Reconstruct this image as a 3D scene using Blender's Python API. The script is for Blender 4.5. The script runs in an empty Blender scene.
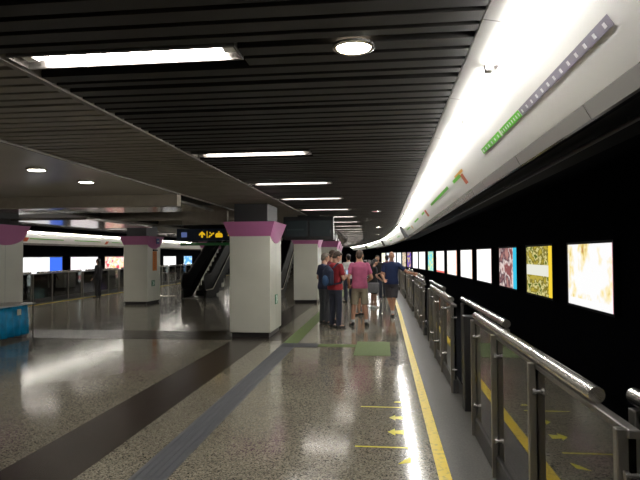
import bpy, bmesh, math, random
from mathutils import Vector, Matrix, Euler
random.seed(7)
PI = math.pi
S = bpy.context.scene
COL = S.collection

# ------------------------------------------------------------------ track curve
Y0, RC = 16.0, 370.0
def P(x, s, z):
    """x across the platform, s along it: straight at first, then a gentle bend to the left"""
    if s <= Y0:
        return Vector((x, s, z))
    a = (s - Y0) / RC
    return Vector((-RC + (RC + x) * math.cos(a), Y0 + (RC + x) * math.sin(a), z))
def heading(s):
    return 0.0 if s <= Y0 else (s - Y0) / RC

# ------------------------------------------------------------------ mesh builder
class MB:
    def __init__(self):
        self.v = []; self.f = []
    def add(self, vs, fs):
        n = len(self.v)
        self.v += [Vector(p) for p in vs]
        self.f += [tuple(i + n for i in q) for q in fs]
        return self
    def hexa(self, p):          # 8 points: bottom ring, top ring
        return self.add(p, [(3, 2, 1, 0), (4, 5, 6, 7), (0, 1, 5, 4), (1, 2, 6, 5), (2, 3, 7, 6), (3, 0, 4, 7)])
    def box(self, x0, x1, y0, y1, z0, z1):
        return self.hexa([(x0, y0, z0), (x1, y0, z0), (x1, y1, z0), (x0, y1, z0),
                          (x0, y0, z1), (x1, y0, z1), (x1, y1, z1), (x0, y1, z1)])
    def bbox(self, x0, x1, y0, y1, z0, z1, b=.01):     # box with chamfered edges
        bm = bmesh.new(); bmesh.ops.create_cube(bm, size=1)
        for v in bm.verts:
            v.co = Vector(((x0 + x1) / 2 + v.co.x * (x1 - x0), (y0 + y1) / 2 + v.co.y * (y1 - y0), (z0 + z1) / 2 + v.co.z * (z1 - z0)))
        bmesh.ops.bevel(bm, geom=bm.edges[:], offset=b, segments=2, affect='EDGES', profile=.5)
        return self.frombm(bm)
    def frombm(self, bm):
        bm.verts.ensure_lookup_table(); bm.verts.index_update()
        self.add([v.co.copy() for v in bm.verts], [[v.index for v in f.verts] for f in bm.faces])
        bm.free(); return self
    def pbox(self, x0, x1, s0, s1, z0, z1, step=2.0):  # box that follows the curve
        n = max(1, int(math.ceil((s1 - s0) / step))) if s1 > Y0 else 1
        self.psweep([(x0, z0), (x1, z0), (x1, z1), (x0, z1)], s0, s1, step)
        return self
    def psweep(self, prof, s0, s1, step=2.0):          # closed profile (x,z) swept along the track
        n = max(1, int(math.ceil((s1 - s0) / step))) if s1 > Y0 else 1
        k = len(prof); vs = []; fs = []
        for i in range(n + 1):
            s = s0 + (s1 - s0) * i / n
            vs += [P(x, s, z) for x, z in prof]
        for i in range(n):
            for j in range(k):
                a, b = i * k + j, i * k + (j + 1) % k
                fs.append((a, b, b + k, a + k))
        fs.append(tuple(range(k))[::-1]); fs.append(tuple(n * k + j for j in range(k)))
        return self.add(vs, fs)
    def cone(self, a, b, ra, rb, n=12):
        a, b = Vector(a), Vector(b); d = (b - a)
        if d.length < 1e-6: return self
        d.normalize(); u = d.orthogonal().normalized(); w = d.cross(u)
        vs = []
        for c, r in ((a, ra), (b, rb)):
            vs += [c + (u * math.cos(2 * PI * i / n) + w * math.sin(2 * PI * i / n)) * r for i in range(n)]
        fs = [(i, (i + 1) % n, n + (i + 1) % n, n + i) for i in range(n)]
        fs += [tuple(range(n))[::-1], tuple(range(n, 2 * n))]
        return self.add(vs, fs)
    def cyl(self, a, b, r, n=14): return self.cone(a, b, r, r, n)
    def ell(self, c, r, rot=None, nu=16, nv=10):
        c = Vector(c); vs = []; fs = []
        M = rot if rot is not None else Matrix.Identity(3)
        vs.append(c + M @ Vector((0, 0, r[2])))
        for i in range(1, nv):
            t = PI * i / nv
            for j in range(nu):
                p = 2 * PI * j / nu
                vs.append(c + M @ Vector((r[0] * math.sin(t) * math.cos(p), r[1] * math.sin(t) * math.sin(p), r[2] * math.cos(t))))
        vs.append(c + M @ Vector((0, 0, -r[2])))
        for j in range(nu): fs.append((0, 1 + j, 1 + (j + 1) % nu))
        for i in range(nv - 2):
            for j in range(nu):
                a = 1 + i * nu + j; b = 1 + i * nu + (j + 1) % nu
                fs.append((a, a + nu, b + nu, b))
        L = len(vs) - 1; o = 1 + (nv - 2) * nu
        for j in range(nu): fs.append((L, o + (j + 1) % nu, o + j))
        return self.add(vs, fs)
    def limb(self, pts, rs, n=12):
        for i in range(len(pts) - 1): self.cone(pts[i], pts[i + 1], rs[i], rs[i + 1], n)
        for p, r in zip(pts, rs): self.ell(p, (r, r, r), nu=n, nv=8)
        return self
    def rings(self, rg, n=20):       # rg: (cx,cy,z,rx,ry)
        vs = []; fs = []
        for cx, cy, z, rx, ry in rg:
            for j in range(n):
                t = 2 * PI * j / n
                c, s_ = math.cos(t), math.sin(t)
                e = 0.85
                vs.append((cx + rx * math.copysign(abs(c) ** e, c), cy + ry * math.copysign(abs(s_) ** e, s_), z))
        for i in range(len(rg) - 1):
            for j in range(n):
                a, b = i * n + j, i * n + (j + 1) % n
                fs.append((a, b, b + n, a + n))
        fs.append(tuple(range(n))[::-1]); fs.append(tuple((len(rg) - 1) * n + j for j in range(n)))
        return self.add(vs, fs)
    def prism(self, poly, fn, d0, d1):    # poly of (a,b) extruded: fn(a,b,d)->xyz
        k = len(poly)
        vs = [fn(a, b, d0) for a, b in poly] + [fn(a, b, d1) for a, b in poly]
        fs = [(j, (j + 1) % k, k + (j + 1) % k, k + j) for j in range(k)] + [tuple(range(k))[::-1], tuple(range(k, 2 * k))]
        return self.add(vs, fs)
    def xf(self, M):
        self.v = [M @ p for p in self.v]; return self
    def mesh(self, name):
        me = bpy.data.meshes.new(name)
        me.from_pydata([tuple(p) for p in self.v], [], self.f); me.update()
        bm = bmesh.new(); bm.from_mesh(me); bmesh.ops.recalc_face_normals(bm, faces=bm.faces[:]); bm.to_mesh(me); bm.free()
        return me
    def build(self, name, mat, parent=None, smooth=False, remesh=None, it=4, local=None):
        me = self.mesh(name)
        if remesh:
            o = bpy.data.objects.new('tmp', me); COL.objects.link(o)
            m = o.modifiers.new('r', 'REMESH'); m.mode = 'VOXEL'; m.voxel_size = remesh
            if it:
                q = o.modifiers.new('s', 'SMOOTH'); q.iterations = it; q.factor = .5
            dg = bpy.context.evaluated_depsgraph_get(); dg.update()
            me2 = bpy.data.meshes.new_from_object(o.evaluated_get(dg))
            bpy.data.objects.remove(o); bpy.data.meshes.remove(me)
            me = me2; me.name = name; smooth = True
        if smooth:
            me.shade_smooth() if hasattr(me, 'shade_smooth') else [setattr(p, 'use_smooth', True) for p in me.polygons]
        me.materials.clear(); me.materials.append(mat)
        o = bpy.data.objects.new(name, me); COL.objects.link(o)
        if parent is not None: o.parent = parent
        return o

def empty(name, loc=(0, 0, 0), rz=0):
    o = bpy.data.objects.new(name, None); COL.objects.link(o); o.empty_display_size = .2
    o.location = loc; o.rotation_euler = (0, 0, rz); return o
def tag(o, label, cat, group=None, kind=None):
    if label: o['label'] = label
    if cat: o['category'] = cat
    if group: o['group'] = group
    if kind: o['kind'] = kind
    return o
def thing(name, label, cat, loc=(0, 0, 0), rz=0, group=None):
    return tag(empty(name, loc, rz), label, cat, group)
def struct(o, label=None):
    o['kind'] = 'structure'
    if label: o['label'] = label; o['category'] = o.name.split('_')[0]
    return o
def copy_tree(o, parent=None):
    c = o.copy(); COL.objects.link(c); c.parent = parent
    for ch in list(o.children): copy_tree(ch, c)
    return c

# ------------------------------------------------------------------ materials
MATS = {}
def mat(name, col, rough=.5, metal=0, spec=.5, var=0, vscale=8, bump=0, bscale=60, coat=0):
    if name in MATS: return MATS[name]
    m = bpy.data.materials.new(name); m.use_nodes = True; MATS[name] = m
    nt = m.node_tree; b = nt.nodes['Principled BSDF']
    b.inputs['Base Color'].default_value = (*col, 1); b.inputs['Roughness'].default_value = rough
    b.inputs['Metallic'].default_value = metal; b.inputs['Specular IOR Level'].default_value = spec
    b.inputs['Coat Weight'].default_value = coat
    tc = nt.nodes.new('ShaderNodeTexCoord')
    if var:
        nz = nt.nodes.new('ShaderNodeTexNoise'); nz.inputs['Scale'].default_value = vscale; nz.inputs['Detail'].default_value = 4
        nt.links.new(tc.outputs['Object'], nz.inputs['Vector'])
        rp = nt.nodes.new('ShaderNodeValToRGB')
        rp.color_ramp.elements[0].position = .3; rp.color_ramp.elements[1].position = .7
        rp.color_ramp.elements[0].color = (*[c * (1 - var) for c in col], 1)
        rp.color_ramp.elements[1].color = (*[min(1, c * (1 + var)) for c in col], 1)
        nt.links.new(nz.outputs['Fac'], rp.inputs['Fac']); nt.links.new(rp.outputs['Color'], b.inputs['Base Color'])
    if bump:
        n2 = nt.nodes.new('ShaderNodeTexNoise'); n2.inputs['Scale'].default_value = bscale
        nt.links.new(tc.outputs['Object'], n2.inputs['Vector'])
        bp = nt.nodes.new('ShaderNodeBump'); bp.inputs['Strength'].default_value = bump; bp.inputs['Distance'].default_value = .01
        nt.links.new(n2.outputs['Fac'], bp.inputs['Height']); nt.links.new(bp.outputs['Normal'], b.inputs['Normal'])
    return m
def emit(name, col, st):
    if name in MATS: return MATS[name]
    m = bpy.data.materials.new(name); m.use_nodes = True; MATS[name] = m
    nt = m.node_tree; nt.nodes.clear()
    e = nt.nodes.new('ShaderNodeEmission'); e.inputs['Color'].default_value = (*col, 1); e.inputs['Strength'].default_value = st
    o = nt.nodes.new('ShaderNodeOutputMaterial'); nt.links.new(e.outputs[0], o.inputs[0]); return m

def terrazzo():
    m = bpy.data.materials.new('terrazzo'); m.use_nodes = True
    nt = m.node_tree; b = nt.nodes['Principled BSDF']; L = nt.links.new
    tc = nt.nodes.new('ShaderNodeTexCoord')
    v = nt.nodes.new('ShaderNodeTexVoronoi'); v.inputs['Scale'].default_value = 95
    L(tc.outputs['Object'], v.inputs['Vector'])
    r = nt.nodes.new('ShaderNodeValToRGB'); r.color_ramp.interpolation = 'CONSTANT'
    els = r.color_ramp.elements
    els[0].position = 0; els[0].color = (.1, .096, .078, 1)
    els[1].position = .18; els[1].color = (.24, .217, .166, 1)
    for p, c in ((.45, (.315, .287, .22)), (.68, (.18, .162, .124)), (.82, (.37, .342, .27)), (.94, (.06, .058, .05))):
        e = els.new(p); e.color = (*c, 1)
    sep = nt.nodes.new('ShaderNodeSeparateColor'); L(v.outputs['Color'], sep.inputs[0]); L(sep.outputs[0], r.inputs['Fac'])
    nz = nt.nodes.new('ShaderNodeTexNoise'); nz.inputs['Scale'].default_value = .6; nz.inputs['Detail'].default_value = 3
    L(tc.outputs['Object'], nz.inputs['Vector'])
    mr = nt.nodes.new('ShaderNodeMapRange'); mr.inputs[1].default_value = .3; mr.inputs[2].default_value = .7
    mr.inputs[3].default_value = .85; mr.inputs[4].default_value = 1.1
    L(nz.outputs['Fac'], mr.inputs[0])
    mx = nt.nodes.new('ShaderNodeMix'); mx.data_type = 'RGBA'; mx.blend_type = 'MULTIPLY'; mx.inputs[0].default_value = 1
    L(r.outputs['Color'], mx.inputs[6]); L(mr.outputs[0], mx.inputs[7]); L(mx.outputs[2], b.inputs['Base Color'])
    m2 = nt.nodes.new('ShaderNodeMapRange'); m2.inputs[1].default_value = .3; m2.inputs[2].default_value = .7
    m2.inputs[3].default_value = .1; m2.inputs[4].default_value = .15
    n3 = nt.nodes.new('ShaderNodeTexNoise'); n3.inputs['Scale'].default_value = 3; L(tc.outputs['Object'], n3.inputs['Vector'])
    L(n3.outputs['Fac'], m2.inputs[0]); L(m2.outputs[0], b.inputs['Roughness'])
    b.inputs['Specular IOR Level'].default_value = .95
    return m
def stone(name, c, rough=.18, var=.35, sc=70):
    m = bpy.data.materials.new(name); m.use_nodes = True
    nt = m.node_tree; b = nt.nodes['Principled BSDF']; L = nt.links.new
    tc = nt.nodes.new('ShaderNodeTexCoord')
    v = nt.nodes.new('ShaderNodeTexNoise'); v.inputs['Scale'].default_value = sc; v.inputs['Detail'].default_value = 5
    L(tc.outputs['Object'], v.inputs['Vector'])
    r = nt.nodes.new('ShaderNodeValToRGB'); r.color_ramp.elements[0].position = .35; r.color_ramp.elements[1].position = .65
    r.color_ramp.elements[0].color = (*[x * (1 - var) for x in c], 1); r.color_ramp.elements[1].color = (*[x * (1 + var) for x in c], 1)
    L(v.outputs['Fac'], r.inputs['Fac']); L(r.outputs['Color'], b.inputs['Base Color']); b.inputs['Roughness'].default_value = rough
    return m
def worn_paint(name, c, under, sc=22, lo=.38, hi=.5):
    m = bpy.data.materials.new(name); m.use_nodes = True
    nt = m.node_tree; b = nt.nodes['Principled BSDF']; L = nt.links.new
    tc = nt.nodes.new('ShaderNodeTexCoord')
    v = nt.nodes.new('ShaderNodeTexNoise'); v.inputs['Scale'].default_value = sc; v.inputs['Detail'].default_value = 6
    L(tc.outputs['Object'], v.inputs['Vector'])
    r = nt.nodes.new('ShaderNodeValToRGB'); r.color_ramp.elements[0].position = lo; r.color_ramp.elements[1].position = hi
    r.color_ramp.elements[0].color = (*under, 1); r.color_ramp.elements[1].color = (*c, 1)
    L(v.outputs['Fac'], r.inputs['Fac']); L(r.outputs['Color'], b.inputs['Base Color']); b.inputs['Roughness'].default_value = .35
    return m
def glass_mat(name, tint=(.75, .82, .8), refl=1.0):
    m = bpy.data.materials.new(name); m.use_nodes = True
    nt = m.node_tree; nt.nodes.clear(); L = nt.links.new
    t = nt.nodes.new('ShaderNodeBsdfTransparent'); t.inputs[0].default_value = (*tint, 1)
    g = nt.nodes.new('ShaderNodeBsdfGlossy'); g.inputs['Roughness'].default_value = .02
    f = nt.nodes.new('ShaderNodeFresnel'); f.inputs[0].default_value = 1.6
    mm = nt.nodes.new('ShaderNodeMath'); mm.operation = 'MULTIPLY'; mm.inputs[1].default_value = refl
    L(f.outputs[0], mm.inputs[0])
    x = nt.nodes.new('ShaderNodeMixShader'); L(mm.outputs[0], x.inputs[0]); L(t.outputs[0], x.inputs[1]); L(g.outputs[0], x.inputs[2])
    o = nt.nodes.new('ShaderNodeOutputMaterial'); L(x.outputs[0], o.inputs[0])
    return m
def poster_mat(name, base, blob, strength, scale=(3, 4), cover=.5, zlo=-1, zhi=1, edge=None, side=1, ew=.08, band=None, border=None):
    """a printed, backlit picture: blobs of colour over a ground, an edge strip, a white band, a border (object space, panel 1 x 1)"""
    m = bpy.data.materials.new(name); m.use_nodes = True
    nt = m.node_tree; nt.nodes.clear(); L = nt.links.new
    tc = nt.nodes.new('ShaderNodeTexCoord'); sp = nt.nodes.new('ShaderNodeSeparateXYZ'); L(tc.outputs['Generated'], sp.inputs[0])
    mp = nt.nodes.new('ShaderNodeMapping'); mp.inputs['Scale'].default_value = (1, scale[0], scale[1])
    mp.inputs['Location'].default_value = (random.random() * 9, random.random() * 9, random.random() * 9)
    L(tc.outputs['Generated'], mp.inputs['Vector'])
    nz = nt.nodes.new('ShaderNodeTexNoise'); nz.inputs['Scale'].default_value = 1.6; nz.inputs['Detail'].default_value = 3
    L(mp.outputs[0], nz.inputs['Vector'])
    rp = nt.nodes.new('ShaderNodeValToRGB'); e = rp.color_ramp.elements
    k = 1 - cover
    e[0].position = max(0, k - .06); e[0].color = (*base, 1); e[1].position = min(1, k + .05); e[1].color = (*blob[0], 1)
    for i, c in enumerate(blob[1:]):
        q = e.new(min(.99, k + .05 + .07 * (i + 1))); q.color = (*c, 1)
    L(nz.outputs['Fac'], rp.inputs['Fac'])
    cur = rp.outputs['Color']
    def mathn(op, a, bval):
        n = nt.nodes.new('ShaderNodeMath'); n.operation = op
        if hasattr(a, 'links'): L(a, n.inputs[0])
        else: n.inputs[0].default_value = a
        if hasattr(bval, 'links'): L(bval, n.inputs[1])
        else: n.inputs[1].default_value = bval
        return n.outputs[0]
    def mixin(fac, col):
        nonlocal cur
        x = nt.nodes.new('ShaderNodeMix'); x.data_type = 'RGBA'; L(fac, x.inputs[0]); L(cur, x.inputs[6]); x.inputs[7].default_value = (*col, 1)
        cur = x.outputs[2]
    yy, zz = sp.outputs[1], sp.outputs[2]
    if zlo > 0: mixin(mathn('LESS_THAN', zz, zlo), base)
    if zhi < 1: mixin(mathn('GREATER_THAN', zz, zhi), base)
    if band: mixin(mathn('MULTIPLY', mathn('GREATER_THAN', zz, band[0]), mathn('LESS_THAN', zz, band[1])), band[2])
    if edge: mixin(mathn('LESS_THAN', yy, ew) if side > 0 else mathn('GREATER_THAN', yy, 1 - ew), edge)
    if border:
        for s_, t in ((yy, .02), (zz, .025)):
            mixin(mathn('LESS_THAN', s_, t), border); mixin(mathn('GREATER_THAN', s_, 1 - t), border)
    em = nt.nodes.new('ShaderNodeEmission'); em.inputs['Strength'].default_value = strength; L(cur, em.inputs[0])
    o = nt.nodes.new('ShaderNodeOutputMaterial'); L(em.outputs[0], o.inputs[0]); return m

TERR = terrazzo()
DARKST = stone('dark_stone', (.036, .028, .023), .25, .3)
EDGEST = stone('edge_granite', (.065, .062, .056), .3, .35)
TACT = stone('grey_tactile', (.085, .09, .1), .5, .12)
GREEN = stone('green_mat', (.115, .16, .055), .7, .2)
YELL = worn_paint('yellow_paint', (.76, .55, .012), (.48, .36, .03), 22, .34, .46)
YMARK = worn_paint('yellow_marking', (.72, .64, .01), (.5, .45, .06), 30, .3, .42)
SLAT = mat('dark_slat', (.013, .0118, .011), .5, spec=.25, var=.25, vscale=3)
BACK = mat('ceiling_void', (.012, .012, .012), .9)
SOFF = mat('grey_slat', (.235, .215, .185), .5, var=.1, vscale=3)
TRIM = mat('ceiling_trim', (.17, .155, .135), .45)
SMOOTH = mat('smooth_ceiling', (.32, .29, .245), .3, var=.08, vscale=1.5)
METALC = mat('metal_ceiling', (.55, .52, .48), .16, metal=.85)
BEAM = mat('beam_paint', (.36, .32, .26), .5, var=.08)
BLACK = mat('tunnel_black', (.0035, .004, .0075), .9, spec=.1, var=.3, vscale=2)
WHITE = mat('fascia_white', (.82, .82, .8), .35)
def jointed(name, col, rough, metal, pitch):
    m = mat(name, col, rough, metal); nt = m.node_tree; L = nt.links.new; b = nt.nodes['Principled BSDF']
    tc = nt.nodes.new('ShaderNodeTexCoord'); sp = nt.nodes.new('ShaderNodeSeparateXYZ'); L(tc.outputs['Object'], sp.inputs[0])
    d = nt.nodes.new('ShaderNodeMath'); d.operation = 'DIVIDE'; L(sp.outputs[1], d.inputs[0]); d.inputs[1].default_value = pitch
    f = nt.nodes.new('ShaderNodeMath'); f.operation = 'FRACT'; L(d.outputs[0], f.inputs[0])
    l = nt.nodes.new('ShaderNodeMath'); l.operation = 'LESS_THAN'; L(f.outputs[0], l.inputs[0]); l.inputs[1].default_value = .007
    x = nt.nodes.new('ShaderNodeMix'); x.data_type = 'RGBA'; L(l.outputs[0], x.inputs[0]); x.inputs[6].default_value = (*col, 1); x.inputs[7].default_value = (.05, .05, .05, 1)
    L(x.outputs[2], b.inputs['Base Color']); return m
COVE = jointed('cove_paint', (.36, .355, .34), .4, 0, 1.27)
SILVER = jointed('silver_trim', (.42, .41, .4), .25, .5, 1.27)
STEEL = mat('brushed_steel', (.62, .6, .57), .26, metal=1)
DSTEEL = mat('dark_steel', (.2, .19, .18), .35, metal=.8)
COLW = mat('column_panel', (.67, .67, .59), .22, var=.03, vscale=2)
JOINT = mat('panel_joint', (.36, .36, .32), .5)
PINK = mat('pink_enamel', (.5, .165, .36), .3)
NECK = mat('column_neck', (.045, .045, .05), .4)
PLINTH = mat('plinth_black', (.02, .018, .018), .4)
TUBE = emit('fluorescent_tube', (1, .975, .92), 65)
TUBEL = emit('fluorescent_tube_far', (1, .95, .85), 24)
TUBEC = emit('ceiling_tube', (1, .94, .87), 26)
REFLR = mat('light_reflector', (.85, .85, .83), .3)
DOWN = emit('downlight_lens', (1, .86, .66), 40)
DOWNW = emit('downlight_white', (1, .9, .76), 40)
DOWNR = emit('downlight_reddish', (1, .35, .4), .9)
GLASS = glass_mat('gate_glass', (.66, .72, .7), 1.5)
POSTM = mat('post_steel', (.3, .285, .26), .32, metal=.9)
KICK = mat('kick_plate', (.05, .05, .05), .4, metal=.5)
RUBBER = mat('black_rubber', (.012, .012, .012), .4)

# ------------------------------------------------------------------ floor
YB, YE = -4.0, 78.0
XC = -5.7                       # middle of the island platform
def mir(x): return 2 * XC - x
fl = MB(); fl.psweep([(mir(.98), -.25), (.98, -.25), (.98, 0), (mir(.98), 0)], YB, YE)
floor = struct(fl.build('floor', TERR), 'polished speckled terrazzo platform floor')
MB().box(-2.95, -2.30, YB, 40, 0, .002).build('dark_stone_band', DARKST, floor)
m = MB(); m.box(-12, -2.95, 10.75, 11.95, 0, .002); m.box(-2.30, -1.98, 10.75, 11.95, 0, .002); m.build('dark_cross_band', DARKST, floor)
MB().pbox(.49, .97, YB, YE, 0, .004).build('platform_edge_stone', EDGEST, floor)
MB().pbox(mir(.97), mir(.49), YB, YE, 0, .004).build('platform_edge_stone', EDGEST, floor)
MB().pbox(.39, .485, YB, YE, 0, .005).build('yellow_edge_line', YELL, floor)
MB().pbox(mir(.485), mir(.39), YB, YE, 0, .005).build('yellow_edge_line', YELL, floor)
def tactile(x0, x1, y0, y1, m_, along='y'):
    b = MB(); b.box(x0, x1, y0, y1, 0, .003)
    if along == 'y':
        n = 5; w = (x1 - x0) / n
        for i in range(n): b.box(x0 + w * (i + .22), x0 + w * (i + .78), y0, y1, .003, .008)
    else:
        n = max(2, int((y1 - y0) / .06)); w = (y1 - y0) / n
        for i in range(n): b.box(x0, x1, y0 + w * (i + .22), y0 + w * (i + .78), .003, .008)
    return b.build('tactile_strip', m_, floor)
tactile(-1.89, -1.61, YB, 10.0, TACT)
tactile(-1.89, -1.20, 10.0, 10.4, TACT, 'x')
tactile(-1.89, -1.61, 10.4, 34.0, GREEN)
b_ = tactile(-1.2, -.51, 10.08, 10.34, GREEN, 'x')
b = MB(); b.box(-.51, .1, 9.24, 10.7, 0, .003)
for i in range(20): b.box(-.51 + .0305 * i + .006, -.51 + .0305 * i + .024, 9.24, 10.7, .003, .007)
b.build('green_door_mat', GREEN, floor)
for d0 in (4.88, 6.15):         # door position markings on the near floor
    MB().box(-.26, .2, d0 - .012, d0 + .012, 0, .002).build('painted_line', YMARK, floor)
def arrow(cx, cy, sx, flip=1):
    a = [(-.5, 0), (-.05, .5), (-.05, .2), (.5, .3), (.5, -.3), (-.05, -.2), (-.05, -.5)]
    MB().prism(a, lambda u, v, d: (cx + u * .15 * sx * flip, cy + v * .2 * sx, d), 0, .002).build('painted_arrow', YMARK, floor)
arrow(.10, 5.3, 1.0); arrow(.11, 5.76, .9)
MB().prism([(0, 0), (.9, .25), (1, 1), (.45, .55)], lambda u, v, d: (.1 + u * .11, 4.5 + v * .16, d), 0, .002).build('painted_arrow', YMARK, floor)
MB().prism([(0, 0), (1, 0), (.7, .5), (.2, .5)], lambda u, v, d: (.1 + u * .09, 6.35 + v * .1, d), 0, .002).build('painted_arrow', YMARK, floor)

# track pits and tunnel walls
for sgn, nm, side in ((1, 'wall_right', 'right'), (-1, 'wall_left', 'left')):
    X = (lambda x: x) if sgn > 0 else mir
    w = MB(); a, c = sorted((X(4.72), X(4.95))); w.pbox(a, c, YB, YE + 4, -1.3, 4.2)
    struct(w.build(nm, BLACK), 'black tunnel wall across the %s track' % side)
    t = MB(); a, c = sorted((X(.98), X(4.72))); t.pbox(a, c, YB, YE + 4, -1.5, -1.3)
    o = struct(t.build('floor', BLACK), 'dark track bed below the %s platform edge' % side)
    t = MB(); a, c = sorted((X(.84), X(4.72))); t.pbox(a, c, YB, YE + 4, 3.5, 3.7)
    struct(t.build('ceiling', BLACK), 'black tunnel roof over the %s track' % side)
struct(MB().box(-26, 8, YE + 3, YE + 3.3, -1.3, 4.4).build('wall_far', BLACK), 'dark wall closing the far end of the station')
struct(MB().box(-18, 6, YB - .4, YB - .1, -1.3, 4.4).build('wall_near', BEAM), 'plain wall behind the viewer')
for z, x in ((2.98, 2.5),):
    c = MB(); prev = None; s = -2.0
    while s < 70:
        s2 = s + 3.0
        c.cyl(P(x, s, z), P(x, s2, z), .028, 8); s = s2
    o = c.build('overhead_rail', DSTEEL); tag(o, 'thin dark overhead power rail hanging over the right track', 'rail')
    for k in range(12): MB().cyl(P(x, k * 6.0, z), P(x, k * 6.0, 3.5), .012, 6).build('hanger', DSTEEL, o)

# ------------------------------------------------------------------ ceiling
ZC = 2.7
LX0, LX1 = -1.95, -.74
lights_y = [2.8, 5.65, 8.05] + [10.3 + 2.5 * k for k in range(26)]
ceiling = struct(MB().box(-13, 3, YB, YE, 3.05, 3.15).build('ceiling', BACK), 'dark slatted platform ceiling')
LW = .085
def edge_x(y, x):      # lateral offset x of the curved edge expressed at world y
    return P(x, y, 0).x
def slats(x_left, x_right_off, lights, curve_right=True, gap=.045, pitch=.15, z0=ZC, y_end=YE):
    b = MB(); y = YB; i = 0
    lights = sorted(lights)
    while y < y_end:
        yc = y + pitch / 2
        w = pitch - gap if i % 4 else pitch - gap * 1.8
        xr = edge_x(yc, x_right_off)
        xl = edge_x(yc, x_left)
        h = .07 if i % 3 else .055
        segs = [(xl, xr)]
        for ly, a, c in lights:
            if y < ly + LW + .02 and y + w > ly - LW - .02:
                q = edge_x(ly, 0); segs = [(xl, a + q - .012), (c + q + .012, xr)]
        for a, c in segs:
            if c - a > .02: b.box(a, c, y, y + w, z0, z0 + h)
        y += pitch; i += 1
    return b
slats(-1.98, .445, [(ly, LX0, LX1) for ly in lights_y + [.3, -2.2]]).build('dark_slats', SLAT, ceiling)
slats(mir(.445), -9.35, [(8.0 + 2.5 * k, mir(LX1), mir(LX0)) for k in range(16)] , curve_right=False).build('dark_slats', SLAT, ceiling)
# light-coloured slatted soffit above each column row
def soffit(x0, x1, z):
    b = MB(); y = YB; i = 0
    while y < 76:
        q = edge_x(y, 0); b.box(x0 + q, x1 + q, y, y + (.112 if i % 5 else .095), z, z + .05); y += .15; i += 1
    return b
soffit(-3.38, -2.03, ZC).build('grey_slats', SOFF, ceiling)
soffit(-9.3, -7.75, ZC).build('grey_slats', SOFF, ceiling)
m = MB(); m.pbox(-3.4, -1.98, YB, 76, ZC + .055, ZC + .09); m.pbox(-9.3, -7.75, YB, 76, ZC + .055, ZC + .09); m.build('soffit_backing', BACK, ceiling)
m = MB(); m.pbox(-2.025, -1.985, YB, 76, ZC - .012, ZC + .08); m.pbox(-3.42, -3.39, YB, 76, ZC - .02, ZC + .09); m.pbox(-9.345, -9.305, YB, 76, ZC - .012, ZC + .08)
m.build('soffit_edge', TRIM, ceiling)
m = MB()                                    # smooth ceiling of the middle bay
m.box(-7.75, -3.42, YB, 9.0, ZC - .02, ZC + .04); m.build('smooth_panel', SMOOTH, ceiling)
MB().box(-9.0, -3.42, 9.0, 9.18, 2.49, ZC + .3).build('bulkhead', BEAM, ceiling)
MB().box(-7.7, -3.42, 9.18, 11.0, 2.55, 2.6).build('metal_panel', METALC, ceiling)
MB().box(-7.9, -6.2, 11.12, 14.5, 2.42, 2.47).build('metal_panel', METALC, ceiling)
MB().box(-7.74, -3.42, 18.6, 18.8, 2.72, 3.2).build('cross_beam', BEAM, ceiling)
MB().box(-7.74, -3.42, 14.6, 14.75, 2.62, 3.0).build('cross_beam', BEAM, ceiling)
MB().box(-4.45, -3.42, 12.0, 12.15, 2.36, 2.64).build('cross_beam', BEAM, ceiling)
m = MB(); m.box(-7.74, -3.42, 11.0, 40, 4.4, 4.5); m.box(-7.76, -7.72, 11, 40, 2.8, 4.4); m.box(-3.44, -3.4, 11, 40, 2.8, 4.4); m.box(-7.74, -3.42, 34, 34.1, 2.7, 4.4)
m.build('escalator_void', BACK, ceiling)
MB().pbox(-7.74, -3.42, 34.1, 76, ZC, ZC + .05).build('smooth_panel', SMOOTH, ceiling)

# recessed fluorescent ceiling lights
def ceiling_light():
    r = empty('ceiling_light')
    h = MB(); L = (LX1 - LX0) / 2; w = LW
    h.box(-L, L, -w, w, .075, .085)
    h.build('reflector', REFLR, r)
    f = MB()
    for s_ in (-1, 1):
        f.hexa([(-L - .008, s_ * w, -.006), (L + .008, s_ * w, -.006), (L + .008, s_ * (w + .014), -.006), (-L - .008, s_ * (w + .014), -.006),
                (-L - .008, s_ * w, .085), (L + .008, s_ * w, .085), (L + .008, s_ * (w + .014), .085), (-L - .008, s_ * (w + .014), .085)])
        f.box(*sorted((s_ * L, s_ * (L + .008))), -w, w, -.006, .085)
    f.build('frame', DSTEEL, r)
    for s_ in (-.035, .035):
        t = MB(); t.cyl((-L + .09, s_, .045), (L - .09, s_, .045), .022, 10); t.build('tube', TUBEC, r, smooth=False)
    for s_ in (-1, 1): MB().bbox(*sorted((s_ * (L - .02), s_ * (L - .085))), -.06, .06, .02, .075, .006).build('lamp_holder', REFLR, r)
    return r
ords = ['nearest', 'second', 'third', 'fourth', 'fifth', 'sixth', 'seventh', 'eighth', 'ninth', 'tenth', 'eleventh', 'twelfth', 'thirteenth',
        'fourteenth', 'fifteenth', 'sixteenth', 'seventeenth', 'eighteenth', 'nineteenth', 'twentieth']
proto = ceiling_light()
for i, ly in enumerate(lights_y):
    o = proto if i == 0 else copy_tree(proto)
    o.location = ((LX0 + LX1) / 2 + edge_x(ly, 0), ly, ZC)
    if i < 9: tag(o, '%s recessed white ceiling light, %s' % (ords[i], ['large, at the upper left', 'left of centre above the column', 'just past the one above the column', 'above the front of the hanging monitor', 'above the hanging monitor', 'beyond the hanging monitor', 'seen over the waiting group', 'small, over the waiting group', 'tiny, over the waiting group'][i]), 'ceiling light', 'recessed lights along the dark ceiling')
    else: tag(o, 'tiny recessed white light far down the dark slatted ceiling', 'ceiling light', 'distant recessed lights along the dark ceiling')
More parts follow.
